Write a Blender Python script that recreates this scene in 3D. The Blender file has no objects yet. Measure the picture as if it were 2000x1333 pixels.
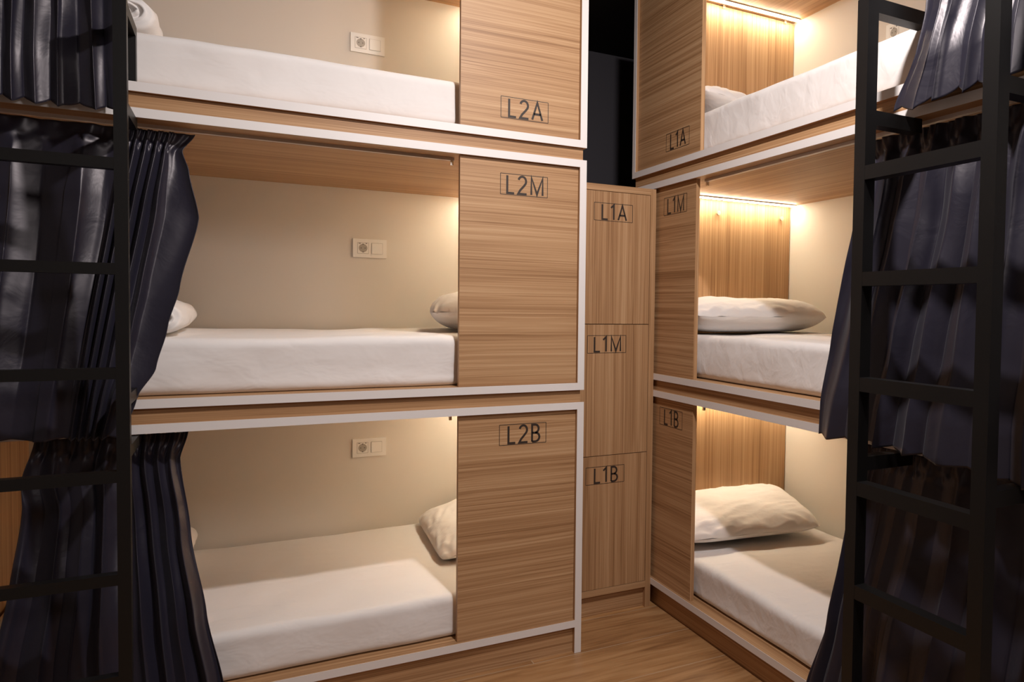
import bpy, bmesh, math, random
from mathutils import Vector, Matrix, noise

sc = bpy.context.scene
COL = sc.collection
random.seed(7)

# ------------------------------------------------------------------ camera
YAW, PITCH, ROLL = -0.4831, -0.0341, 0.0139
FPX, PPX, PPY = 1420.61, 1209.02, 652.13
fwd = Vector((-math.sin(YAW)*math.cos(PITCH), math.cos(YAW)*math.cos(PITCH), math.sin(PITCH)))
rgt = Vector((math.cos(YAW), math.sin(YAW), 0.0))
upv = rgt.cross(fwd)
cr, sr = math.cos(ROLL), math.sin(ROLL)
rgt, upv = cr*rgt + sr*upv, -sr*rgt + cr*upv
cam_d = bpy.data.cameras.new('camera')
cam = bpy.data.objects.new('camera', cam_d)
COL.objects.link(cam)
cam.matrix_world = Matrix((
    (rgt.x, upv.x, -fwd.x, -1.1503),
    (rgt.y, upv.y, -fwd.y, -2.4706),
    (rgt.z, upv.z, -fwd.z, 1.3053),
    (0, 0, 0, 1)))
cam_d.sensor_width = 36.0
cam_d.lens = FPX*36.0/2000.0
cam_d.shift_x = (1000.0-PPX)/2000.0
cam_d.shift_y = (PPY-666.5)/2000.0
cam_d.clip_start = 0.05
sc.camera = cam

# ------------------------------------------------------------------ world, lights, exposure
w = bpy.data.worlds.new('world')
sc.world = w
w.use_nodes = True
w.node_tree.nodes['Background'].inputs[0].default_value = (0.02, 0.018, 0.018, 1)
w.node_tree.nodes['Background'].inputs[1].default_value = 0.3
sc.view_settings.view_transform = 'Standard'
sc.view_settings.look = 'None'
sc.view_settings.gamma = 1.0
sc.view_settings.use_curve_mapping = False
sc.view_settings.exposure = 0.0

def area(name, loc, target, size, power, color, spread=180):
    l = bpy.data.lights.new(name, 'AREA')
    l.shape = 'DISK'
    l.size = size
    l.energy = power
    l.color = color
    l.spread = math.radians(spread)
    o = bpy.data.objects.new(name, l)
    COL.objects.link(o)
    o.location = loc
    o.rotation_euler = (Vector(target)-Vector(loc)).to_track_quat('-Z', 'Y').to_euler()
    return o

LAMP = (1.0, 0.925, 0.90)
area('ceiling_lamp_key', (-0.31, -1.36, 2.73), (-0.27, -0.5, 1.0), 0.10, 34, LAMP)
area('rear_fill_light', (0.25, -3.1, 2.70), (-0.35, -0.5, 1.0), 0.9, 28, LAMP)  # added out-of-view fill for soft ambient and broad curtain highlights, no real fixture

# ------------------------------------------------------------------ helpers
def link(o, parent=None):
    COL.objects.link(o)
    if parent is not None:
        o.parent = parent
    return o

def tag(o, label=None, cat=None, group=None, kind=None):
    if label: o['label'] = label
    if cat: o['category'] = cat
    if group: o['group'] = group
    if kind: o['kind'] = kind
    return o

def empty(name, loc, label, cat, group=None):
    o = bpy.data.objects.new(name, None)
    o.empty_display_size = 0.05
    o.location = loc
    COL.objects.link(o)
    return tag(o, label, cat, group)

def finish(name, bm, mat, parent=None, origin=None, smooth=False, bevel=0.0, mats=None):
    """bm holds world coordinates; the object gets its own origin."""
    if bevel > 0:
        es = [e for e in bm.edges if len(e.link_faces) == 2 and e.calc_face_angle(0) > 0.6]
        bmesh.ops.bevel(bm, geom=es, offset=bevel, segments=2, affect='EDGES', profile=0.6, clamp_overlap=True)
    bmesh.ops.recalc_face_normals(bm, faces=bm.faces[:])
    if origin is None:
        xs = [v.co for v in bm.verts]
        lo = Vector((min(c.x for c in xs), min(c.y for c in xs), min(c.z for c in xs)))
        hi = Vector((max(c.x for c in xs), max(c.y for c in xs), max(c.z for c in xs)))
        origin = Vector(((lo.x+hi.x)/2, (lo.y+hi.y)/2, lo.z))
    origin = Vector(origin)
    bmesh.ops.translate(bm, verts=bm.verts[:], vec=-origin)
    me = bpy.data.meshes.new(name)
    bm.to_mesh(me)
    bm.free()
    if smooth:
        for p in me.polygons: p.use_smooth = True
    me.materials.append(mat)
    for m in (mats or []): me.materials.append(m)
    o = bpy.data.objects.new(name, me)
    COL.objects.link(o)
    if parent is not None:
        o.parent = parent
        base = Vector((0, 0, 0))
        p = parent
        while p is not None:
            base += p.location
            p = p.parent
        o.location = origin-base
    else:
        o.location = origin
    return o

def box(bm, T, a0, a1, d0, d1, z0, z1, mi=0):
    vs = [bm.verts.new(T(a, d, z)) for z in (z0, z1) for d in (d0, d1) for a in (a0, a1)]
    for f in ((0, 1, 3, 2), (4, 6, 7, 5), (0, 4, 5, 1), (2, 3, 7, 6), (0, 2, 6, 4), (1, 5, 7, 3)):
        fc = bm.faces.new([vs[i] for i in f])
        fc.material_index = mi

def W(a, d, z): return Vector((a, d, z))

def nb(): return bmesh.new()

# ------------------------------------------------------------------ materials
def newmat(name):
    m = bpy.data.materials.new(name)
    m.use_nodes = True
    nt = m.node_tree
    b = nt.nodes['Principled BSDF']
    return m, nt, b

def N(nt, t, **kw):
    n = nt.nodes.new(t)
    for k, v in kw.items():
        if hasattr(n, k): setattr(n, k, v)
    return n

def simple(name, col, rough=0.5, metal=0.0, bump=0.0, bscale=200.0, var=0.0, spec=None):
    m, nt, b = newmat(name)
    b.inputs['Base Color'].default_value = (*col, 1)
    b.inputs['Roughness'].default_value = rough
    b.inputs['Metallic'].default_value = metal
    if spec is not None: b.inputs['Specular IOR Level'].default_value = spec
    tc = N(nt, 'ShaderNodeTexCoord')
    no = N(nt, 'ShaderNodeTexNoise')
    no.inputs['Scale'].default_value = bscale
    no.inputs['Detail'].default_value = 3
    nt.links.new(tc.outputs['Object'], no.inputs['Vector'])
    if var > 0:
        mx = N(nt, 'ShaderNodeMix', data_type='RGBA')
        mx.inputs['A'].default_value = (*[c*(1-var) for c in col], 1)
        mx.inputs['B'].default_value = (*[min(1, c*(1+var)) for c in col], 1)
        nt.links.new(no.outputs['Fac'], mx.inputs['Factor'])
        nt.links.new(mx.outputs['Result'], b.inputs['Base Color'])
    if bump > 0:
        bp = N(nt, 'ShaderNodeBump')
        bp.inputs['Strength'].default_value = bump
        bp.inputs['Distance'].default_value = 0.001
        nt.links.new(no.outputs['Fac'], bp.inputs['Height'])
        nt.links.new(bp.outputs['Normal'], b.inputs['Normal'])
    return m

def wood(name, axis, tint=(1, 1, 1), fine=1.0):
    """streaky laminate, grain along the given axis"""
    m, nt, b = newmat(name)
    tc = N(nt, 'ShaderNodeTexCoord')
    oi = N(nt, 'ShaderNodeObjectInfo')
    rnd = N(nt, 'ShaderNodeVectorMath', operation='SCALE')
    cmb = N(nt, 'ShaderNodeCombineXYZ')
    for i in range(3): nt.links.new(oi.outputs['Random'], cmb.inputs[i])
    nt.links.new(cmb.outputs[0], rnd.inputs[0])
    rnd.inputs['Scale'].default_value = 3.7
    add = N(nt, 'ShaderNodeVectorMath', operation='ADD')
    nt.links.new(tc.outputs['Object'], add.inputs[0])
    nt.links.new(rnd.outputs[0], add.inputs[1])
    # slow wander of the grain
    wn = N(nt, 'ShaderNodeTexNoise')
    wn.inputs['Scale'].default_value = 1.0
    wn.inputs['Detail'].default_value = 2
    mpw = N(nt, 'ShaderNodeMapping')
    sc_w = [5.0, 5.0, 5.0]; sc_w[axis] = 1.6
    mpw.inputs['Scale'].default_value = sc_w
    nt.links.new(add.outputs[0], mpw.inputs[0])
    nt.links.new(mpw.outputs[0], wn.inputs['Vector'])
    sub = N(nt, 'ShaderNodeVectorMath', operation='SUBTRACT')
    nt.links.new(wn.outputs['Color'], sub.inputs[0])
    sub.inputs[1].default_value = (0.5, 0.5, 0.5)
    scl = N(nt, 'ShaderNodeVectorMath', operation='SCALE')
    scl.inputs['Scale'].default_value = 0.011
    nt.links.new(sub.outputs[0], scl.inputs[0])
    add2 = N(nt, 'ShaderNodeVectorMath', operation='ADD')
    nt.links.new(add.outputs[0], add2.inputs[0])
    nt.links.new(scl.outputs[0], add2.inputs[1])
    def layer(across, along, detail, rough=0.55):
        mp = N(nt, 'ShaderNodeMapping')
        s = [across]*3; s[axis] = along
        mp.inputs['Scale'].default_value = s
        nt.links.new(add2.outputs[0], mp.inputs[0])
        n = N(nt, 'ShaderNodeTexNoise')
        n.inputs['Scale'].default_value = 1.0
        n.inputs['Detail'].default_value = detail
        n.inputs['Roughness'].default_value = rough
        nt.links.new(mp.outputs[0], n.inputs['Vector'])
        return n.outputs['Fac']
    f1 = layer(240*fine, 0.9, 2)
    f2 = layer(80*fine, 0.45, 3)
    f3 = layer(15*fine, 0.25, 1)
    def mth(op, a, bb):
        n = N(nt, 'ShaderNodeMath', operation=op)
        for i, v in enumerate((a, bb)):
            if isinstance(v, (int, float)): n.inputs[i].default_value = v
            else: nt.links.new(v, n.inputs[i])
        return n.outputs[0]
    s = mth('ADD', mth('MULTIPLY', f1, 0.50), mth('ADD', mth('MULTIPLY', f2, 0.36), mth('MULTIPLY', f3, 0.25)))
    rp = N(nt, 'ShaderNodeValToRGB')
    e = rp.color_ramp.elements
    cols = [(0.42, (0.29, 0.150, 0.066)), (0.51, (0.40, 0.222, 0.106)), (0.60, (0.49, 0.290, 0.147)), (0.72, (0.58, 0.370, 0.205))]
    e[0].position, e[0].color = cols[0][0], (*[c*t for c, t in zip(cols[0][1], tint)], 1)
    e[1].position, e[1].color = cols[3][0], (*[c*t for c, t in zip(cols[3][1], tint)], 1)
    for p, c in cols[1:3]:
        n = e.new(p); n.color = (*[q*t for q, t in zip(c, tint)], 1)
    nt.links.new(s, rp.inputs['Fac'])
    nt.links.new(rp.outputs['Color'], b.inputs['Base Color'])
    b.inputs['Roughness'].default_value = 0.48
    b.inputs['Specular IOR Level'].default_value = 0.35
    bp = N(nt, 'ShaderNodeBump')
    bp.inputs['Strength'].default_value = 0.12
    bp.inputs['Distance'].default_value = 0.0006
    nt.links.new(f1, bp.inputs['Height'])
    nt.links.new(bp.outputs['Normal'], b.inputs['Normal'])
    return m

WX, WY, WZ = wood('laminate_grain_x', 0), wood('laminate_grain_y', 1), wood('laminate_grain_z', 2)
EDGE = wood('laminate_edge', 2, (1.12, 1.14, 1.16))
WHITE = simple('white_edge_band', (0.80, 0.76, 0.74), 0.42, bump=0.05)
CREAM = simple('cream_panel', (0.72, 0.66, 0.58), 0.62, bump=0.08, bscale=90)
PLASTIC = simple('cream_plastic', (0.86, 0.83, 0.77), 0.35)
PEG = simple('peg_plastic', (0.42, 0.34, 0.25), 0.5)
DARKHOLE = simple('socket_recess', (0.16, 0.14, 0.12), 0.6)
MARK = simple('black_marking', (0.03, 0.018, 0.012), 0.6)
BLACK = simple('black_powder_coat', (0.0065, 0.006, 0.006), 0.42, bump=0.15, bscale=900, spec=0.35)
RAIL = simple('rail_aluminium', (0.62, 0.58, 0.55), 0.4, metal=0.3)
CHROME = simple('chrome', (0.75, 0.73, 0.7), 0.2, metal=1.0)
SLATE = simple('slate_wall_paint', (0.070, 0.065, 0.076), 0.8, bump=0.1, bscale=60)
BLACKP = simple('black_ceiling_paint', (0.012, 0.011, 0.012), 0.9, bump=0.1, bscale=60)
ROOMW = simple('room_wall_paint', (0.30, 0.27, 0.25), 0.8, bump=0.1, bscale=60)

def cloth_white():
    m, nt, b = newmat('white_cotton')
    b.inputs['Base Color'].default_value = (0.84, 0.80, 0.775, 1)
    b.inputs['Roughness'].default_value = 0.85
    b.inputs['Sheen Weight'].default_value = 0.15
    b.inputs['Specular IOR Level'].default_value = 0.2
    tc = N(nt, 'ShaderNodeTexCoord')
    mp = N(nt, 'ShaderNodeMapping')
    mp.inputs['Rotation'].default_value = (0.3, 0.5, 0.6)
    mp.inputs['Scale'].default_value = (5, 11, 9)
    nt.links.new(tc.outputs['Object'], mp.inputs[0])
    n1 = N(nt, 'ShaderNodeTexNoise')
    n1.inputs['Scale'].default_value = 1.3
    n1.inputs['Detail'].default_value = 3
    n1.inputs['Distortion'].default_value = 0.35
    nt.links.new(mp.outputs[0], n1.inputs['Vector'])
    n2 = N(nt, 'ShaderNodeTexNoise')
    n2.inputs['Scale'].default_value = 700
    nt.links.new(tc.outputs['Object'], n2.inputs['Vector'])
    b1 = N(nt, 'ShaderNodeBump')
    b1.inputs['Strength'].default_value = 0.8
    b1.inputs['Distance'].default_value = 0.008
    nt.links.new(n1.outputs['Fac'], b1.inputs['Height'])
    b2 = N(nt, 'ShaderNodeBump')
    b2.inputs['Strength'].default_value = 0.1
    b2.inputs['Distance'].default_value = 0.0005
    nt.links.new(n2.outputs['Fac'], b2.inputs['Height'])
    nt.links.new(b1.outputs['Normal'], b2.inputs['Normal'])
    nt.links.new(b2.outputs['Normal'], b.inputs['Normal'])
    return m
COTTON = cloth_white()

def satin():
    m, nt, b = newmat('navy_satin')
    b.inputs['Base Color'].default_value = (0.014, 0.013, 0.025, 1)
    b.inputs['Roughness'].default_value = 0.39
    b.inputs['Specular IOR Level'].default_value = 0.55
    b.inputs['Specular Tint'].default_value = (1.0, 0.93, 0.95, 1)
    b.inputs['Sheen Weight'].default_value = 0.08
    tc = N(nt, 'ShaderNodeTexCoord')
    n1 = N(nt, 'ShaderNodeTexNoise')
    n1.inputs['Scale'].default_value = 9
    n1.inputs['Detail'].default_value = 4
    n1.inputs['Distortion'].default_value = 0.6
    nt.links.new(tc.outputs['Object'], n1.inputs['Vector'])
    b1 = N(nt, 'ShaderNodeBump')
    b1.inputs['Strength'].default_value = 0.5
    b1.inputs['Distance'].default_value = 0.006
    nt.links.new(n1.outputs['Fac'], b1.inputs['Height'])
    nt.links.new(b1.outputs['Normal'], b.inputs['Normal'])
    return m
SATIN = satin()

def led_mat():
    m, nt, b = newmat('led_diffuser')
    b.inputs['Base Color'].default_value = (1, 0.95, 0.85, 1)
    b.inputs['Emission Color'].default_value = (1.0, 0.885, 0.665, 1)
    b.inputs['Emission Strength'].default_value = 67.0
    return m
LED = led_mat()

def floor_mat():
    m, nt, b = newmat('wood_look_floor')
    tc = N(nt, 'ShaderNodeTexCoord')
    mp = N(nt, 'ShaderNodeMapping')
    mp.inputs['Location'].default_value = (0.193, 0.2635, 0)
    nt.links.new(tc.outputs['Object'], mp.inputs[0])
    br = N(nt, 'ShaderNodeTexBrick')
    br.offset = 0.33
    br.inputs['Scale'].default_value = 1.0
    br.inputs['Brick Width'].default_value = 1.2
    br.inputs['Row Height'].default_value = 0.2535
    br.inputs['Mortar Size'].default_value = 0.0016
    br.inputs['Mortar Smooth'].default_value = 0.3
    br.inputs['Color1'].default_value = (0.0, 0.0, 0.0, 1)
    br.inputs['Color2'].default_value = (1, 1, 1, 1)
    br.inputs['Mortar'].default_value = (0.5, 0.5, 0.5, 1)
    nt.links.new(mp.outputs[0], br.inputs['Vector'])
    def layer(s, det, dist):
        mm = N(nt, 'ShaderNodeMapping')
        mm.inputs['Scale'].default_value = s
        nt.links.new(tc.outputs['Object'], mm.inputs[0])
        ad = N(nt, 'ShaderNodeVectorMath', operation='ADD')
        nt.links.new(mm.outputs[0], ad.inputs[0])
        sc_ = N(nt, 'ShaderNodeVectorMath', operation='SCALE')
        sc_.inputs['Scale'].default_value = 13.0
        nt.links.new(br.outputs['Color'], sc_.inputs[0])
        nt.links.new(sc_.outputs[0], ad.inputs[1])
        n = N(nt, 'ShaderNodeTexNoise')
        n.inputs['Scale'].default_value = 1.0
        n.inputs['Detail'].default_value = det
        n.inputs['Distortion'].default_value = dist
        nt.links.new(ad.outputs[0], n.inputs['Vector'])
        return n.outputs['Fac']
    a = layer((2.2, 22, 1), 5, 1.2)
    c = layer((5, 120, 1), 3, 0.4)
    mx = N(nt, 'ShaderNodeMath', operation='MULTIPLY_ADD')
    nt.links.new(a, mx.inputs[0]); mx.inputs[1].default_value = 0.7
    ml = N(nt, 'ShaderNodeMath', operation='MULTIPLY')
    nt.links.new(c, ml.inputs[0]); ml.inputs[1].default_value = 0.3
    nt.links.new(ml.outputs[0], mx.inputs[2])
    rp = N(nt, 'ShaderNodeValToRGB')
    e = rp.color_ramp.elements
    e[0].position, e[0].color = 0.33, (0.27, 0.128, 0.048, 1)
    e[1].position, e[1].color = 0.68, (0.56, 0.33, 0.15, 1)
    n_ = e.new(0.5); n_.color = (0.44, 0.235, 0.095, 1)
    nt.links.new(mx.outputs[0], rp.inputs['Fac'])
    # plank-to-plank tone
    tone = N(nt, 'ShaderNodeMix', data_type='RGBA', blend_type='MULTIPLY')
    tone.inputs['Factor'].default_value = 1.0
    tr = N(nt, 'ShaderNodeValToRGB')
    tr.color_ramp.elements[0].color = (0.86, 0.84, 0.86, 1)
    tr.color_ramp.elements[1].color = (1.1, 1.08, 1.02, 1)
    nt.links.new(br.outputs['Color'], tr.inputs['Fac'])
    nt.links.new(rp.outputs['Color'], tone.inputs['A'])
    nt.links.new(tr.outputs['Color'], tone.inputs['B'])
    g = N(nt, 'ShaderNodeMix', data_type='RGBA')
    nt.links.new(br.outputs['Fac'], g.inputs['Factor'])
    nt.links.new(tone.outputs['Result'], g.inputs['A'])
    g.inputs['B'].default_value = (0.50, 0.38, 0.26, 1)
    nt.links.new(g.outputs['Result'], b.inputs['Base Color'])
    b.inputs['Roughness'].default_value = 0.42
    bp = N(nt, 'ShaderNodeBump')
    bp.inputs['Strength'].default_value = 0.25
    bp.inputs['Distance'].default_value = 0.001
    bp.invert = True
    nt.links.new(br.outputs['Fac'], bp.inputs['Height'])
    nt.links.new(bp.outputs['Normal'], b.inputs['Normal'])
    return m
FLOOR = floor_mat()

# ------------------------------------------------------------------ room shell
XL_, XR_, YF_, YB_, ZC = -2.02, 1.40, -3.7, 1.34, 2.775
def shell(name, mat, *b):
    bm = nb(); box(bm, W, *b)
    return tag(finish(name, bm, mat, origin=(0, 0, 0)), kind='structure')
shell('floor', FLOOR, XL_-.1, XR_+.1, YF_-.1, YB_+.1, -0.05, 0.0)
shell('ceiling', BLACKP, XL_-.1, XR_+.1, YF_-.1, YB_+.1, ZC, ZC+.05)
shell('wall_back', SLATE, XL_, XR_, YB_, YB_+.1, 0, ZC)
shell('wall_right', SLATE, XR_, XR_+.1, YF_, YB_+.1, 0, ZC)
shell('wall_left', ROOMW, XL_-.1, XL_, YF_, YB_+.1, 0, ZC)
shell('wall_front', ROOMW, XL_-.1, XR_+.1, YF_-.1, YF_, 0, ZC)

# ------------------------------------------------------------------ lettering
def arc(cx, cy, rx, ry, a0, a1, n=14):
    return [(cx+rx*math.cos(math.radians(a0+(a1-a0)*i/n)), cy+ry*math.sin(math.radians(a0+(a1-a0)*i/n))) for i in range(n+1)]
GLY = {
    'L': (0.50, [[(0.05, 1), (0.05, 0), (0.47, 0)]]),
    '1': (0.40, [[(0.02, 0.80), (0.24, 1.0), (0.24, 0.0)]]),
    '2': (0.58, [arc(0.27, 0.73, 0.23, 0.27, 165, -30)+[(0.36, 0.45), (0.14, 0.20), (0.03, 0.0), (0.54, 0.0)]]),
    'A': (0.68, [[(0.0, 0), (0.31, 1), (0.62, 0)], [(0.10, 0.33), (0.52, 0.33)]]),
    'M': (0.84, [[(0.06, 0), (0.06, 1), (0.41, 0.04), (0.76, 1), (0.76, 0)]]),
    'B': (0.56, [[(0.05, 0), (0.05, 1), (0.22, 1)]+arc(0.24, 0.76, 0.22, 0.24, 90, -90)+[(0.05, 0.52)],
                 [(0.24, 0.52)]+arc(0.25, 0.26, 0.26, 0.26, 90, -90)+[(0.05, 0.0)]]),
}
def stroke(bm, T, pts, wd, d0, d1):
    n = len(pts)
    L, R = [], []
    for i, (x, y) in enumerate(pts):
        def dirn(p, q):
            v = Vector((q[0]-p[0], q[1]-p[1]))
            return v.normalized() if v.length > 1e-9 else Vector((1, 0))
        if i == 0: t = dirn(pts[0], pts[1]); m = Vector((-t.y, t.x)); k = 1
        elif i == n-1: t = dirn(pts[-2], pts[-1]); m = Vector((-t.y, t.x)); k = 1
        else:
            t1, t2 = dirn(pts[i-1], pts[i]), dirn(pts[i], pts[i+1])
            n1, n2 = Vector((-t1.y, t1.x)), Vector((-t2.y, t2.x))
            m = (n1+n2)
            m = m.normalized() if m.length > 1e-6 else n1
            k = 1/max(0.35, m.dot(n1))
        L.append((x+m.x*wd/2*k, y+m.y*wd/2*k)); R.append((x-m.x*wd/2*k, y-m.y*wd/2*k))
    for i in range(n-1):
        q = [L[i], L[i+1], R[i+1], R[i]]
        top = [bm.verts.new(T(a, d0, z)) for a, z in q]
        bot = [bm.verts.new(T(a, d1, z)) for a, z in q]
        bm.faces.new(top); bm.faces.new(bot[::-1])
        for k in range(4):
            bm.faces.new((top[k], bot[k], bot[(k+1) % 4], top[(k+1) % 4]))

def number_label(text, T, a_left, sgn, z0, wbox, hbox, d, parent, x_text=None, h_text=None):
    """a_left: along coordinate of the box's left edge as read; sgn: +1 if reading runs with a"""
    def TT(u, dd, v): return T(a_left+sgn*u, dd, z0+v)
    bm = nb()
    lw = 0.0021
    stroke(bm, TT, [(0, 0), (wbox, 0)], lw, d-0.0004, d)
    stroke(bm, TT, [(0, hbox), (wbox, hbox)], lw, d-0.0004, d)
    stroke(bm, TT, [(0, 0), (0, hbox)], lw, d-0.0004, d)
    stroke(bm, TT, [(wbox, 0), (wbox, hbox)], lw, d-0.0004, d)
    h = h_text or hbox*0.84
    gap = 0.19*h
    tot = sum(GLY[c][0] for c in text)*h+gap*(len(text)-1)
    x = (wbox-tot)/2+0.004 if x_text is None else x_text
    for c in text:
        wd, st = GLY[c]
        for s in st:
            stroke(bm, TT, [(x+px*h, (hbox-h)/2+py*h) for px, py in s], 0.125*h, d-0.0005, d)
        x += wd*h+gap
    return finish('number_label', bm, MARK, parent)

# ------------------------------------------------------------------ pods
Tk, H, PZ, ZB0, FR = 0.0269, 0.8544, 0.9, 0.0998, 0.013
XR, YR = 0.4526, 0.4742
def TL(a, d, z): return Vector((-a, d, z))
def TR(a, d, z): return Vector((XR+d, YR-a, z))

def make_pod(T, tier, L, D, wp, grain_len, grain_dep, label, text, txt_a, txt_sgn, hb_a, rail_d, led_d1):
    zb = ZB0+PZ*tier
    zt = zb+H
    c = T(L/2, D/2, 0)
    base = Vector((c.x, c.y, 0 if tier == 0 else zb-0.0456))
    root = empty('sleeping_pod', base, label, 'bunk bed', 'plywood sleeping pods stacked three high')
    P = lambda name, bm, mat, **k: finish(name, bm, mat, root, **k)
    bm = nb(); box(bm, T, 0.0, L, 0, D, zb, zb+Tk); P('base_panel', bm, grain_len)
    bm = nb(); box(bm, T, 0.0, L, 0, D, zt-Tk, zt); P('top_panel', bm, grain_len)
    zl = 0.0 if tier == 0 else zb+Tk
    bm = nb(); box(bm, T, 0, Tk, 0.0004, D-.0004, zb+Tk, zt-Tk)
    if tier == 0: box(bm, T, 0, Tk, 0.0004, D-.0004, 0.0, zb)
    P('side_panel', bm, WZ)
    bm = nb(); box(bm, T, L-Tk, L, 0.0004, D-.0004, zb+Tk, zt-Tk)
    P('side_panel', bm, WZ)
    bm = nb(); box(bm, T, 0, L, D, D+0.012, zb, zt); P('back_panel', bm, CREAM)
    # head-end board
    bm = nb(); box(bm, T, hb_a-0.018, hb_a, 0.035, D-0.004, zb+Tk, zt-Tk-0.006); P('headboard', bm, WZ)
    # white banding round the opening
    bm = nb()
    e0, e1 = -0.0015, 0.0
    box(bm, T, 0, L, e0, e1, zb, zb+Tk); box(bm, T, 0, L, e0, e1, zt-Tk, zt)
    box(bm, T, 0, Tk, e0, e1, zb+Tk, zt-Tk); box(bm, T, L-Tk, L, e0, e1, zb+Tk, zt-Tk)
    if tier == 0:
        box(bm, T, 0, Tk, e0, e1, 0.0, zb)
    P('edge_banding', bm, WHITE)
    # sliding-door panel
    bm = nb(); box(bm, T, Tk+0.0008, wp, FR, FR+0.018, zb+Tk+.0005, zt-Tk-.0005)
    dp = P('door_panel', bm, grain_len, bevel=0.0006)
    bm = nb(); box(bm, T, wp, wp+0.0008, FR+.0003, FR+0.0177, zb+Tk+.0005, zt-Tk-.0005)
    finish('edge_strip', bm, EDGE, dp)
    number_label(text, T, txt_a, txt_sgn, zb+txt_z(tier, T), 0.178, 0.0735, FR, dp)
    # recessed board below
    bm = nb()
    if tier == 0: box(bm, T, Tk, L, 0.016 if T is TL else 0.032, 0.052, 0.0, zb); P('plinth', bm, grain_len)
    else: box(bm, T, 0.010, L-0.01, 0.012, 0.030, zb-0.0456, zb); P('fascia_board', bm, grain_len)
    # curtain rail
    bm = nb()
    ra = wp+0.004
    z1 = zt-Tk
    box(bm, T, ra, L-Tk-.01, rail_d-0.008, rail_d+0.008, z1-0.010, z1)
    r = P('curtain_rail', bm, RAIL, bevel=0.001)
    bm = nb()
    box(bm, T, ra+0.002, ra+0.012, rail_d-0.004, rail_d+0.004, z1-0.026, z1-0.010)
    finish('rail_stop', bm, CHROME, r, bevel=0.001)
    # light strip
    bm = nb(); box(bm, T, hb_a+0.034, hb_a+0.056, 0.04, led_d1, z1-0.006, z1); ls = P('light_strip', bm, RAIL)
    bm = nb(); box(bm, T, hb_a+0.036, hb_a+0.054, 0.042, led_d1-.002, z1-0.010, z1-0.006); finish('diffuser', bm, LED, ls)
    # pegs on the headboard
    if tier == 1:
        for k, dd in enumerate((0.395, D-0.065)):
            bm = nb()
            zz = z1-0.066
            cyl(bm, T, hb_a, hb_a+0.010, dd, zz, 0.006)
            cyl(bm, T, hb_a+0.008, hb_a+0.014, dd, zz, 0.0105)
            P('peg', bm, PEG, bevel=0.001)
    if tier == 2:
        for k, dd in enumerate((0.405, D-0.065)):
            bm = nb()
            box(bm, T, hb_a-.002, hb_a+0.008, dd-.006, dd+.006, z1-.016, z1-.0005)
            P('panel_clip', bm, CHROME, bevel=0.001)
    return root

def cyl(bm, T, a0, a1, d, z, r, n=16):
    A = [bm.verts.new(T(a0, d+r*math.cos(2*math.pi*i/n), z+r*math.sin(2*math.pi*i/n))) for i in range(n)]
    B = [bm.verts.new(T(a1, d+r*math.cos(2*math.pi*i/n), z+r*math.sin(2*math.pi*i/n))) for i in range(n)]
    bm.faces.new(A); bm.faces.new(B[::-1])
    for i in range(n):
        bm.faces.new((A[i], B[i], B[(i+1) % n], A[(i+1) % n]))

def txt_z(tier, T):
    base = ZB0+PZ*tier
    return {0: 0.8105, 1: 1.7055, 2: 1.9745}[tier]-base

LL, DL = 1.88, 0.994
LR, DR = 2.06, 0.838
WORD = ['bottom', 'middle', 'top']
for tier, t in enumerate('BML'.replace('L', 'A')):
    make_pod(TL, tier, LL, DL, 0.4716, WX, WX,
             {0: 'wooden sleeping pod marked L2B with crumpled white mattress, standing on the floor',
              1: 'wooden sleeping pod marked L2M, middle of its stack, outlet on cream wall',
              2: 'wooden sleeping pod marked L2A, top of the stack left of the lockers'}[tier],
             'L2'+t, [0.324, 0.328, 0.3285][tier], -1, 0.10, 0.085, DL-0.01)
    make_pod(TR, tier, LR, DR, [0.5126, 0.508, 0.531][tier], WY, WY,
             {0: 'wooden sleeping pod marked L1B, at floor level right of the lockers',
              1: 'wooden sleeping pod marked L1M, middle of the right stack, glowing light strip',
              2: 'wooden sleeping pod marked L1A, top of the right stack beside dark wall'}[tier],
             'L1'+t, YR-[0.219, 0.211, 0.202][tier], 1, 0.114, 0.058, DR-0.01)

# ------------------------------------------------------------------ locker cabinet
YLK = 0.2544
lk = empty('locker_cabinet', (0.22, YLK+0.24, 0), 'tall narrow wooden cabinet of three numbered lockers in the corner', 'locker')
ZT = 1.8222
x0, x1 = 0.006, 0.4515
bm = nb()
box(bm, W, x1-Tk, x1, YLK, YLK+0.48, 0, ZT)
box(bm, W, x0, x0+Tk, YLK, YLK+0.48, 0, ZT)
finish('side_panel', bm, WZ, lk)
bm = nb(); box(bm, W, x0+Tk, x1-Tk, YLK, YLK+0.48, 1.7955, ZT); finish('top_panel', bm, WX, lk)
bm = nb(); box(bm, W, x0+Tk, x1-Tk, YLK, YLK+0.48, 0.0897, 0.1165); finish('bottom_panel', bm, WX, lk)
bm = nb(); box(bm, W, x0+Tk, x1-Tk, YLK+0.018, YLK+0.036, 0, 0.0897); finish('plinth', bm, WX, lk)
bm = nb(); box(bm, W, x0+Tk, x1-Tk, YLK+0.46, YLK+0.472, 0.1165, 1.7955); finish('back_panel', bm, WX, lk)
for (za, zb_, txt, lx, lz) in ((1.2415, 1.7935, 'L1A', 0.1565, 1.672), (0.6870, 1.2385, 'L1M', 0.1330, 1.1195), (0.1185, 0.6840, 'L1B', 0.1330, 0.5665)):
    bm = nb(); box(bm, W, x0+Tk+.0015, x1-Tk-.002, YLK+0.0015, YLK+0.0195, za, zb_)
    dr = finish('door', bm, WZ, lk, bevel=0.0006)
    dr['label'] = 'locker door marked '+txt
    number_label(txt, W, lx, 1, lz, 0.180, 0.073, YLK+0.0015, dr)

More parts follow.
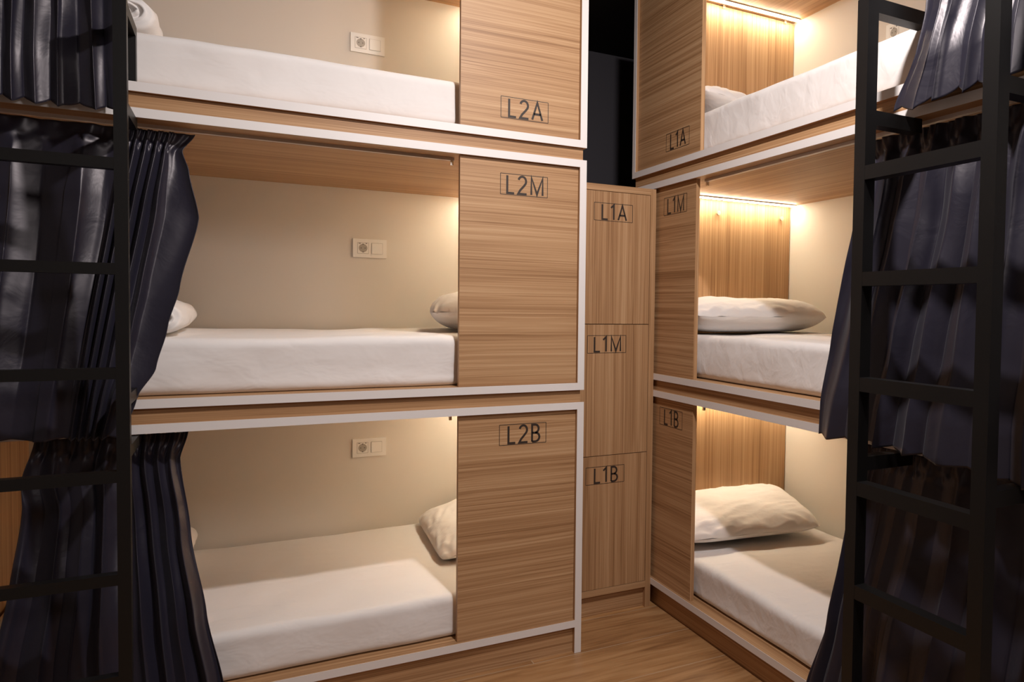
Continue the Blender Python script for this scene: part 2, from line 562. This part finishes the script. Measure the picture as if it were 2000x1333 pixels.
# ------------------------------------------------------------------ power sockets
def socket_plate(T, a_left, sgn, zc, D, label, flip=1):
    c = T(a_left+sgn*0.073, D, zc-0.042)
    root = empty('power_socket', c, label, 'socket', 'double wall plates with socket and switch')
    def TT(u, d, v): return T(a_left+sgn*u, D-d, zc-0.0415+v)
    bm = nb()
    box(bm, TT, 0, 0.146, 0, 0.0085, 0, 0.083)
    fr = finish('frame_plate', bm, PLASTIC, root, bevel=0.002)
    bm = nb()
    box(bm, TT, 0.0185, 0.0675, 0.0083, 0.0088, 0.0165, 0.0665)
    box(bm, TT, 0.0795, 0.1285, 0.0083, 0.0088, 0.0165, 0.0665)
    finish('module_gap', bm, simple_grey, fr)
    bm = nb()
    box(bm, TT, 0.020, 0.066, 0.0085, 0.0095, 0.018, 0.065)
    si = finish('socket_insert', bm, PLASTIC, root, bevel=0.0008)
    bm = nb()
    n = 24
    for (cx, cz, r, d0, d1) in ((0.043, 0.0415, 0.0185, 0.0095, 0.0100),):
        A = [bm.verts.new(TT(cx+r*math.cos(2*math.pi*i/n), d1, cz+r*math.sin(2*math.pi*i/n))) for i in range(n)]
        B = [bm.verts.new(TT(cx+r*math.cos(2*math.pi*i/n), d0, cz+r*math.sin(2*math.pi*i/n))) for i in range(n)]
        bm.faces.new(A)
        for i in range(n): bm.faces.new((A[i], B[i], B[(i+1) % n], A[(i+1) % n]))
    finish('socket_well', bm, simple_grey, si)
    bm = nb()
    for cx, cz in ((0.0345, 0.0415), (0.0515, 0.0415)):
        box(bm, TT, cx-.0022, cx+.0022, 0.0100, 0.0104, cz-.0022, cz+.0022)
    box(bm, TT, 0.0400, 0.0460, 0.0100, 0.0110, 0.057, 0.061)
    box(bm, TT, 0.0400, 0.0460, 0.0100, 0.0110, 0.022, 0.026)
    box(bm, TT, 0.024, 0.033, 0.0095, 0.0104, 0.0610, 0.0640)
    box(bm, TT, 0.054, 0.060, 0.0095, 0.0104, 0.0610, 0.0640)
    finish('contact', bm, DARKHOLE, si)
    bm = nb()
    box(bm, TT, 0.081, 0.127, 0.007, 0.0115, 0.018, 0.065)
    finish('switch_rocker', bm, PLASTIC, root, bevel=0.0012)
    return root
simple_grey = simple('socket_well_plastic', (0.42, 0.38, 0.32), 0.45)
socket_plate(TL, 0.6915, -1, 0.656, DL, 'socket plate on the cream wall inside the L2B pod')
socket_plate(TL, 0.6910, -1, 1.5635, DL, 'socket plate on the cream wall inside the L2M pod')
socket_plate(TL, 0.7025, -1, 2.4765, DL, 'socket plate on the cream wall inside the L2A pod')
socket_plate(TR, 0.700, 1, 2.4765, DR, 'socket plate on the wall above the L1A mattress, framed by the ladder')

# ------------------------------------------------------------------ soft things
def nz(x, y, z, s=1.0): return noise.noise(Vector((x*s, y*s, z*s)))

def mattress(T, a0, a1, d0, d1, z0, z1, label, seed, sag=0.0):
    """rounded box with gathers; front edge soft"""
    bm = nb()
    na, nd, nzs = 150, 56, 14
    r = 0.030
    La, Ld, Lz = a1-a0, d1-d0, z1-z0
    cache = {}
    def pt(u, v, w_):
        key = (round(u, 5), round(v, 5), round(w_, 5))
        if key in cache: return cache[key]
        a, d, z = u*La, v*Ld, w_*Lz
        ca, cd, cz = min(max(a, r), La-r), min(max(d, r), Ld-r), min(max(z, r), Lz-r)
        q = Vector((a-ca, d-cd, z-cz))
        if q.length > 1e-9:
            q = q.normalized()*r*min(1.0, q.length/r if max(abs(q.x), abs(q.y), abs(q.z)) < r else 1.0)
        a, d, z = ca+q.x, cd+q.y, cz+q.z
        # wrinkles
        side = 1.0 if (v < 0.02) else 0.0
        low = nz(a*2.2+seed, d*2.4, z*2)*0.011
        diag = nz((a+d*0.7)*7+seed*3, (a-d*1.4)*1.8, z*7)*0.0048
        corner = math.exp(-((min(a, La-a))/0.16)**2)*math.sin((z*1.0+a*0.55)*150+nz(a*6, d*6, z*6)*3)*0.0022*(1.0 if v < 0.05 else 0.0)
        if w_ > 0.2:
            z += low*0.8+diag
        if v < 0.3:
            d += (diag*0.9+corner+nz(a*3+seed, z*9, 0)*0.006)*(1 if v < 0.05 else max(0, 1-v*3.3))
        if z < 0: z = 0
        vv = bm.verts.new(T(a0+a, d0+max(d, -0.006), z0+z))
        cache[key] = vv
        return vv
    def samp(n, Lx):
        # finer near the ends
        k = [0]+[r*i/4/Lx for i in range(1, 4)]
        inner = [r/Lx+(1-2*r/Lx)*i/(n) for i in range(n+1)]
        return k+inner+[1-q for q in k[::-1]]
    US, VS, WS = samp(na, La), samp(nd, Ld), samp(nzs, Lz)
    def grid(f, A, B):
        for i in range(len(A)-1):
            for j in range(len(B)-1):
                try: bm.faces.new((f(A[i], B[j]), f(A[i+1], B[j]), f(A[i+1], B[j+1]), f(A[i], B[j+1])))
                except ValueError: pass
    grid(lambda u, v: pt(u, v, 1), US, VS)
    grid(lambda u, w_: pt(u, 0, w_), US, WS)
    grid(lambda u, w_: pt(u, 1, w_), US, WS)
    grid(lambda v, w_: pt(0, v, w_), VS, WS)
    grid(lambda v, w_: pt(1, v, w_), VS, WS)
    f_ = [(0, 0), (1, 0), (1, 1), (0, 1)]
    grid(lambda u, v: pt(u, v, 0), US, VS)
    o = finish('mattress', bm, COTTON, smooth=True)
    return tag(o, label, 'mattress', 'mattresses in white fitted sheets')

zf = [ZB0+PZ*i+Tk for i in range(3)]
mattress(TL, 0.110, LL-Tk-.004, 0.052, DL-0.006, zf[0]+.0005, 0.281, 'white sheeted mattress in the L2B pod, floor level of the left stack', 1.3)
mattress(TL, 0.110, LL-Tk-.004, 0.056, DL-0.006, zf[1]+.0005, 1.201, 'white sheeted mattress in the L2M pod, middle of the left stack', 4.1)
mattress(TL, 0.110, LL-Tk-.004, 0.062, DL-0.006, zf[2]+.0005, 2.092, 'white sheeted mattress in the L2A pod, highest of the left stack', 7.7)
mattress(TR, 0.125, LR-Tk-.01, 0.050, DR-0.006, zf[0]+.0005, 0.279, 'white sheeted mattress in the L1B pod, beside the floor corner', 11.9)
mattress(TR, 0.125, LR-Tk-.01, 0.050, DR-0.006, zf[1]+.0005, 1.203, 'white sheeted mattress in the L1M pod, under the plump pillow', 15.2)
mattress(TR, 0.125, LR-Tk-.01, 0.055, DR-0.006, zf[2]+.0005, 2.104, 'white sheeted mattress in the L1A pod, seen behind the ladder top', 18.8)

def pillow(T, ca, cd, cz, la, ld, th, tilt, yaw, roll, label, seed, pv=3.6, pe=0.56):
    """la: size along a, ld: size along d; tilt raises the head-end side"""
    bm = nb()
    n, m = 64, 44
    R = Matrix.Rotation(yaw, 3, 'Z') @ Matrix.Rotation(roll, 3, 'X') @ Matrix.Rotation(tilt, 3, 'Y')
    def s(u, v, top):
        # pinched-corner outline
        k = 1-0.045*(1-abs(v)**2)*(abs(u)**4)-0.075*(abs(u)*abs(v))**4
        k2 = 1-0.045*(1-abs(u)**2)*(abs(v)**4)-0.075*(abs(u)*abs(v))**4
        x, y = u*la/2*k, v*ld/2*k2
        h = max(0.0, (1-abs(u)**2.9))**0.60*max(0.0, (1-abs(v)**pv))**pe
        e = (1-h)
        wr = nz(u*2.2+seed, v*2.2, 1)*0.010*h
        wr += math.sin(v*24+nz(u*4, v*4, seed)*5)*0.0046*math.exp(-((1-abs(u))/0.30)**2)*(h > 0)
        wr += math.sin((u*0.8+v*0.5)*30+nz(u*3, v*3, seed+9)*5)*0.0060*max(0, nz(u*1.7+seed, v*1.7, 3)+.15)
        z = (th*0.52*h+wr*1.0) if top else -(th*0.48*h**1.15)
        return R @ Vector((x, y, z))
    for top in (1, 0):
        g = []
        for i in range(n+1):
            row = []
            for j in range(m+1):
                u, v = -math.cos(math.pi*i/n), -math.cos(math.pi*j/m)
                u = 0.5*u+0.5*(2*i/n-1); v = 0.5*v+0.5*(2*j/m-1)
                p = s(u, v, top)
                row.append(bm.verts.new(T(ca+p.x, cd+p.y, cz+p.z)))
            g.append(row)
        for i in range(n):
            for j in range(m):
                bm.faces.new((g[i][j], g[i+1][j], g[i+1][j+1], g[i][j+1]))
    bmesh.ops.remove_doubles(bm, verts=bm.verts[:], dist=0.0004)
    o = finish('pillow', bm, COTTON, smooth=True)
    return tag(o, label, 'pillow', 'white pillows at the head ends')

# a: along (towards foot), d: into the pod
pillow(TR, 0.305, 0.400, 1.283, 0.38, 0.74, 0.150, 0.02, 0.0, 0.0, 'plump white pillow on the L1M mattress under the light strip', 2.0, 6.5, 0.55)
pillow(TR, 0.272, 0.405, 0.382, 0.42, 0.72, 0.130, 0.21, -0.12, 0.0, 'white pillow leaning against the headboard in the L1B pod', 5.0, 6.0, 0.55)
pillow(TR, 0.315, 0.31, 2.170, 0.36, 0.52, 0.125, 0.03, 0.0, -0.10, 'white pillow half hidden on the L1A mattress', 8.0)
pillow(TL, 0.255, 0.57, 1.287, 0.38, 0.66, 0.160, 0.03, 0.22, 0.0, 'white pillow poking out behind the L2M door panel', 11.0)
pillow(TL, 0.245, 0.63, 0.362, 0.40, 0.64, 0.115, 0.28, 0.06, 0.0, 'white pillow poking out behind the L2B door panel', 14.0)

def blanket_roll(T, a, z, d0, d1, ra, rz, label, seed):
    """rolled duvet lying across the pod, spiral end toward the aisle"""
    bm = nb()
    turns, n = 3.2, 150
    prof = []
    for i in range(n+1):
        t = i/n
        th = -math.pi/2+turns*2*math.pi*(t-1)
        r = 0.12+0.88*t
        prof.append((r*ra*math.cos(th), r*rz*math.sin(th), t))
    m = 26
    g = []
    for j in range(m+1):
        f = j/m
        d = d0+(d1-d0)*f
        row = []
        for i, (x, y, t) in enumerate(prof):
            edge = math.exp(-f*(d1-d0)/0.03)
            bul = 1-0.24*edge*t
            wv = 1+nz(x*20+seed, y*20, d*9)*0.10+nz(t*16, f*12, seed)*0.10+nz(x*45, y*45, d*30+seed)*0.05
            dd = d-0.020*edge*(1-t)*1.2+nz(t*20, seed, 0)*0.014*edge
            row.append(bm.verts.new(T(a+x*bul*wv, dd, z+rz+y*bul*min(wv, 1.02 if y < 0 else 9))))
        g.append(row)
    for j in range(m):
        for i in range(n):
            bm.faces.new((g[j][i], g[j][i+1], g[j+1][i+1], g[j+1][i]))
    # crumpled end disc, a shallow fan
    cen = bm.verts.new(T(a, d0+0.012, z+rz))
    nn = n//int(turns+1)
    for i in range(n-nn-8, n):
        bm.faces.new((g[0][i], g[0][i+1], cen))
    o = finish('rolled_duvet', bm, COTTON, smooth=True)
    sm = o.modifiers.new('thick', 'SOLIDIFY'); sm.thickness = 0.006
    return tag(o, label, 'duvet', 'rolled white duvets at the foot ends')

blanket_roll(TL, 1.362, 1.2065, 0.13, 0.88, 0.070, 0.057, 'rolled white duvet on the L2M mattress beside the dark curtain', 1.0)
blanket_roll(TL, 1.432, 2.0975, 0.10, 0.88, 0.080, 0.058, 'rolled white duvet on the L2A mattress beside the ladder post', 4.0)
blanket_roll(TL, 1.375, 0.2865, 0.70, 0.95, 0.075, 0.066, 'rolled white duvet peeking past the curtain in the L2B pod', 7.0)

# ------------------------------------------------------------------ curtains
def lerp_tab(tab, x):
    if x <= tab[0][0]: return tab[0][1]
    for (xa, ya), (xb, yb) in zip(tab, tab[1:]):
        if x <= xb:
            t = (x-xa)/(xb-xa)
            t = t*t*(3-2*t)*0.5+t*0.5
            return ya+(yb-ya)*t
    return tab[-1][1]

def curtain(T, ztop, zhem, e0, e1, depth, phase, amp, label, seed, hem_wave=0.004, hemz=None, nu=420, nv=150, head=0.05, ew=0.10):
    """e0/e1: tables z->a (door side edge, far edge). depth: z->mean d. phase: u->cycles. amp: z->fold amplitude"""
    bm = nb()
    g = []
    for j in range(nv+1):
        f = j/nv
        row = []
        for i in range(nu+1):
            u = i/nu
            zh = zhem+(hemz(u) if hemz else 0.0)
            z = ztop+(zh-ztop)*f
            a0, a1 = lerp_tab(e0, z), lerp_tab(e1, z)
            zz0, zz1 = e0[0][0], e0[-1][0]
            tt = min(1, max(0, (z-zz0)/(zz1-zz0)))
            lin = e0[0][1]+(e0[-1][1]-e0[0][1])*tt
            bulge = a0-lin
            a0 = lin
            below = ztop-z
            wob = nz(u*4+seed, z*0.8, 0)*0.34+nz(u*11+seed, z*0.6, 3)*0.18
            ph = 2*math.pi*(lerp_lin(phase, u)+wob*min(1, below*5)*1.3)
            A = lerp_tab(amp, z)*(0.78+0.75*nz(u*6.5+seed*3, z*0.7, 7))
            s_ = math.sin(ph)
            fold = s_*0.84+0.16*math.sin(2*ph+1.0+2*nz(u*3, z*2, seed))
            width = (a1-a0)
            a = a0+width*u+bulge*math.exp(-(u*abs(width)/ew)**2)
            dpdu = (lerp_lin(phase, min(1, u+.004))-lerp_lin(phase, max(0, u-.004)))/.008
            pitch = abs(width)/max(dpdu, .5)
            a += math.copysign(1, width)*math.sin(2*ph)*pitch*0.055*min(1, below*8)*min(1, u*12)*min(1, (1-u)*12)
            d = lerp_tab(depth, z)+A*fold
            # gathering tape near the head
            hd = math.exp(-((below-head)/0.012)**2)
            d += hd*0.004*math.sin(ph*2)
            if below < head: d += 0.0035*math.sin(ph*3)*(1-below/head)
            # soft buckles
            d += nz(a*7+seed*2, z*1.8, seed)*0.014*min(1, below*4)
            d += nz(a*12+z*5, z*3-a*4, seed+5)*0.004*min(1, below*4)
            zz = z
            if f > 0.6: zz += hem_wave*math.sin(ph)*(f-0.6)/0.4
            row.append(bm.verts.new(T(a, d, zz)))
        g.append(row)
    for j in range(nv):
        for i in range(nu):
            bm.faces.new((g[j][i], g[j][i+1], g[j+1][i+1], g[j+1][i]))
    o = finish('curtain', bm, SATIN, smooth=True)
    sm = o.modifiers.new('thick', 'SOLIDIFY'); sm.thickness = 0.0018; sm.offset = 0
    tag(o, label, 'curtain', 'dark satin bunk curtains')
    # stitched hem line
    return o

def lerp_lin(tab, x):
    if x <= tab[0][0]: return tab[0][1]
    for (xa, ya), (xb, yb) in zip(tab, tab[1:]):
        if x <= xb: return ya+(yb-ya)*(x-xa)/(xb-xa)
    return tab[-1][1]

LE = LL-Tk-0.012
# left stack (a = -x)
curtain(TL, 1.812, 0.925,
        [(0.92, 1.44), (1.038, 1.402), (1.117, 1.358), (1.234, 1.330), (1.352, 1.300), (1.561, 1.252), (1.70, 1.278), (1.757, 1.295), (1.812, 1.262)],
        [(0.9, LE), (1.9, LE)],
        [(0.92, -0.034), (1.03, -0.032), (1.2, -0.008), (1.60, 0.052), (1.82, 0.085)],
        [(0, 0), (0.09, 0.45), (0.30, 5.0), (0.50, 5.9), (1, 7.6)],
        [(0.92, 0.014), (1.05, 0.014), (1.4, 0.022), (1.7, 0.018), (1.812, 0.010)],
        'dark satin curtain bunched beside the ladder, hanging from the L2M pod', 1.0, ew=0.045,
        hemz=lambda u: 0.012*u)
curtain(TL, 0.914, 0.03,
        [(0.03, 1.15), (0.158, 1.190), (0.375, 1.236), (0.613, 1.278), (0.835, 1.306), (0.914, 1.285)],
        [(0.03, 1.76), (0.282, 1.735), (0.528, 1.70), (0.734, 1.678), (0.804, 1.682), (0.914, 1.655)],
        [(0.03, -0.060), (0.12, -0.052), (0.35, -0.015), (0.70, 0.060), (0.92, 0.085)],
        [(0, 0), (0.4, 4.0), (1, 7.6)],
        [(0.03, 0.026), (0.4, 0.024), (0.8, 0.017), (0.92, 0.010)],
        'dark satin curtain flaring to the floor, hanging from the L2B pod', 2.0)
curtain(TL, 2.712, 1.832,
        [(1.83, 1.44), (2.1, 1.45), (2.7, 1.46)],
        [(1.83, LE), (2.8, LE)],
        [(1.83, -0.036), (1.95, -0.032), (2.1, -0.008), (2.5, 0.052), (2.72, 0.085)],
        [(0, 0), (0.3, 1.6), (0.7, 5.2), (1, 6.0)],
        [(1.83, 0.016), (1.95, 0.014), (2.3, 0.022), (2.712, 0.012)],
        'dark satin curtain behind the left ladder, hanging from the L2A pod', 3.0, hem_wave=0.009)
RE = LR-Tk-0.012
# right stack (a = YR - y)
curtain(TR, 1.812, 0.93,
        [(0.92, 1.280), (1.133, 1.290), (1.32, 1.312), (1.545, 1.348), (1.692, 1.372), (1.812, 1.362)],
        [(0.9, RE), (1.9, RE)],
        [(0.92, -0.052), (1.03, -0.048), (1.2, -0.02), (1.6, 0.035), (1.82, 0.058)],
        [(0, 0), (0.14, 1.0), (0.5, 4.0), (1, 7.4)],
        [(0.92, 0.020), (1.05, 0.019), (1.4, 0.024), (1.7, 0.018), (1.812, 0.010)],
        'dark satin curtain behind the ladder rungs, hanging from the L1M pod', 5.0,
        hemz=lambda u: 0.01*math.sin(u*5), hem_wave=0.006)
curtain(TR, 0.914, 0.03,
        [(0.03, 1.22), (0.139, 1.246), (0.377, 1.296), (0.542, 1.314), (0.701, 1.322), (0.828, 1.334), (0.914, 1.342)],
        [(0.0, RE), (1.0, RE)],
        [(0.03, -0.060), (0.12, -0.052), (0.35, -0.02), (0.70, 0.040), (0.92, 0.058)],
        [(0, 0), (0.35, 4.6), (1, 8.6)],
        [(0.03, 0.026), (0.4, 0.022), (0.8, 0.016), (0.92, 0.010)],
        'dark satin curtain reaching the floor, hanging from the L1B pod', 6.0)
curtain(TR, 2.712, 1.835,
        [(1.82, 1.541), (1.848, 1.545), (1.979, 1.600), (2.10, 1.612), (2.7, 1.625)],
        [(1.82, RE), (2.8, RE)],
        [(1.83, -0.058), (1.95, -0.052), (2.1, -0.02), (2.5, 0.035), (2.72, 0.058)],
        [(0, 0), (0.22, 0.9), (1, 7.2)],
        [(1.83, 0.024), (1.95, 0.020), (2.3, 0.022), (2.712, 0.012)],
        'shiny dark satin curtain at upper right, hanging from the L1A pod', 8.0, hem_wave=0.012,
        hemz=lambda u: 0.012*min(1, u*2))

# ------------------------------------------------------------------ ladders
def ladder(T, p_in, p_out, f, s, z0, dz, nr, ztop, br, label, bar=False):
    """p_in/p_out: along coordinates of the outer faces; f: front depth (negative)"""
    c = T((p_in+p_out)/2, f+s/2, 0)
    root = empty('bunk_ladder', c, label, 'ladder', 'black steel bunk ladders')
    sg = 1 if p_out > p_in else -1
    posts = [(p_in, p_in+sg*s), (p_out-sg*s, p_out)]
    for (u0, u1) in posts:
        bm = nb(); box(bm, T, u0, u1, f, f+s, 0, ztop); finish('post', bm, BLACK, root, bevel=0.0015)
    for k in range(nr):
        z = z0-k*dz
        bm = nb(); box(bm, T, posts[0][1], posts[1][0], f+.0004, f+s-.0004, z-s*0.98, z); finish('rung', bm, BLACK, root, bevel=0.0012)
    for i, (u0, u1) in enumerate(posts):
        for b in br:
            z, dend = b[i], b[2]
            bm = nb(); box(bm, T, u0+.0003*sg, u1-.0003*sg, f+s, dend, z-s, z); finish('wall_bracket', bm, BLACK, root, bevel=0.0012)
        if bar:
            bm = nb(); box(bm, T, u0+.0003*sg, u1-.0003*sg, 0.0+bar[2], 0.0+bar[2]+s, bar[0], bar[1]); finish('upright_bar', bm, BLACK, root, bevel=0.0012)
    return root
ladder(TR, YR+1.0599, YR+1.4635, 0.275-XR, 0.0368, 1.6815, 0.2727, 6, 2.112,
       [(2.112, 2.112, 0.045), (1.8265, 1.816, 0.030), (0.9265, 0.919, 0.030)],
       'tall black steel ladder on the right, before the L1 pods')
ladder(TL, 1.4020, 1.80, -0.1929, 0.0300, 1.6777, 0.2721, 6, 2.09,
       [(2.085, 2.085, 0.004), (1.8265, 1.8265, 0.030), (1.0640, 1.0640, 0.012), (0.9240, 0.9240, 0.012)],
       'black steel ladder at the left edge, before the L2 pods', bar=(1.9272, 2.085, 0.004))
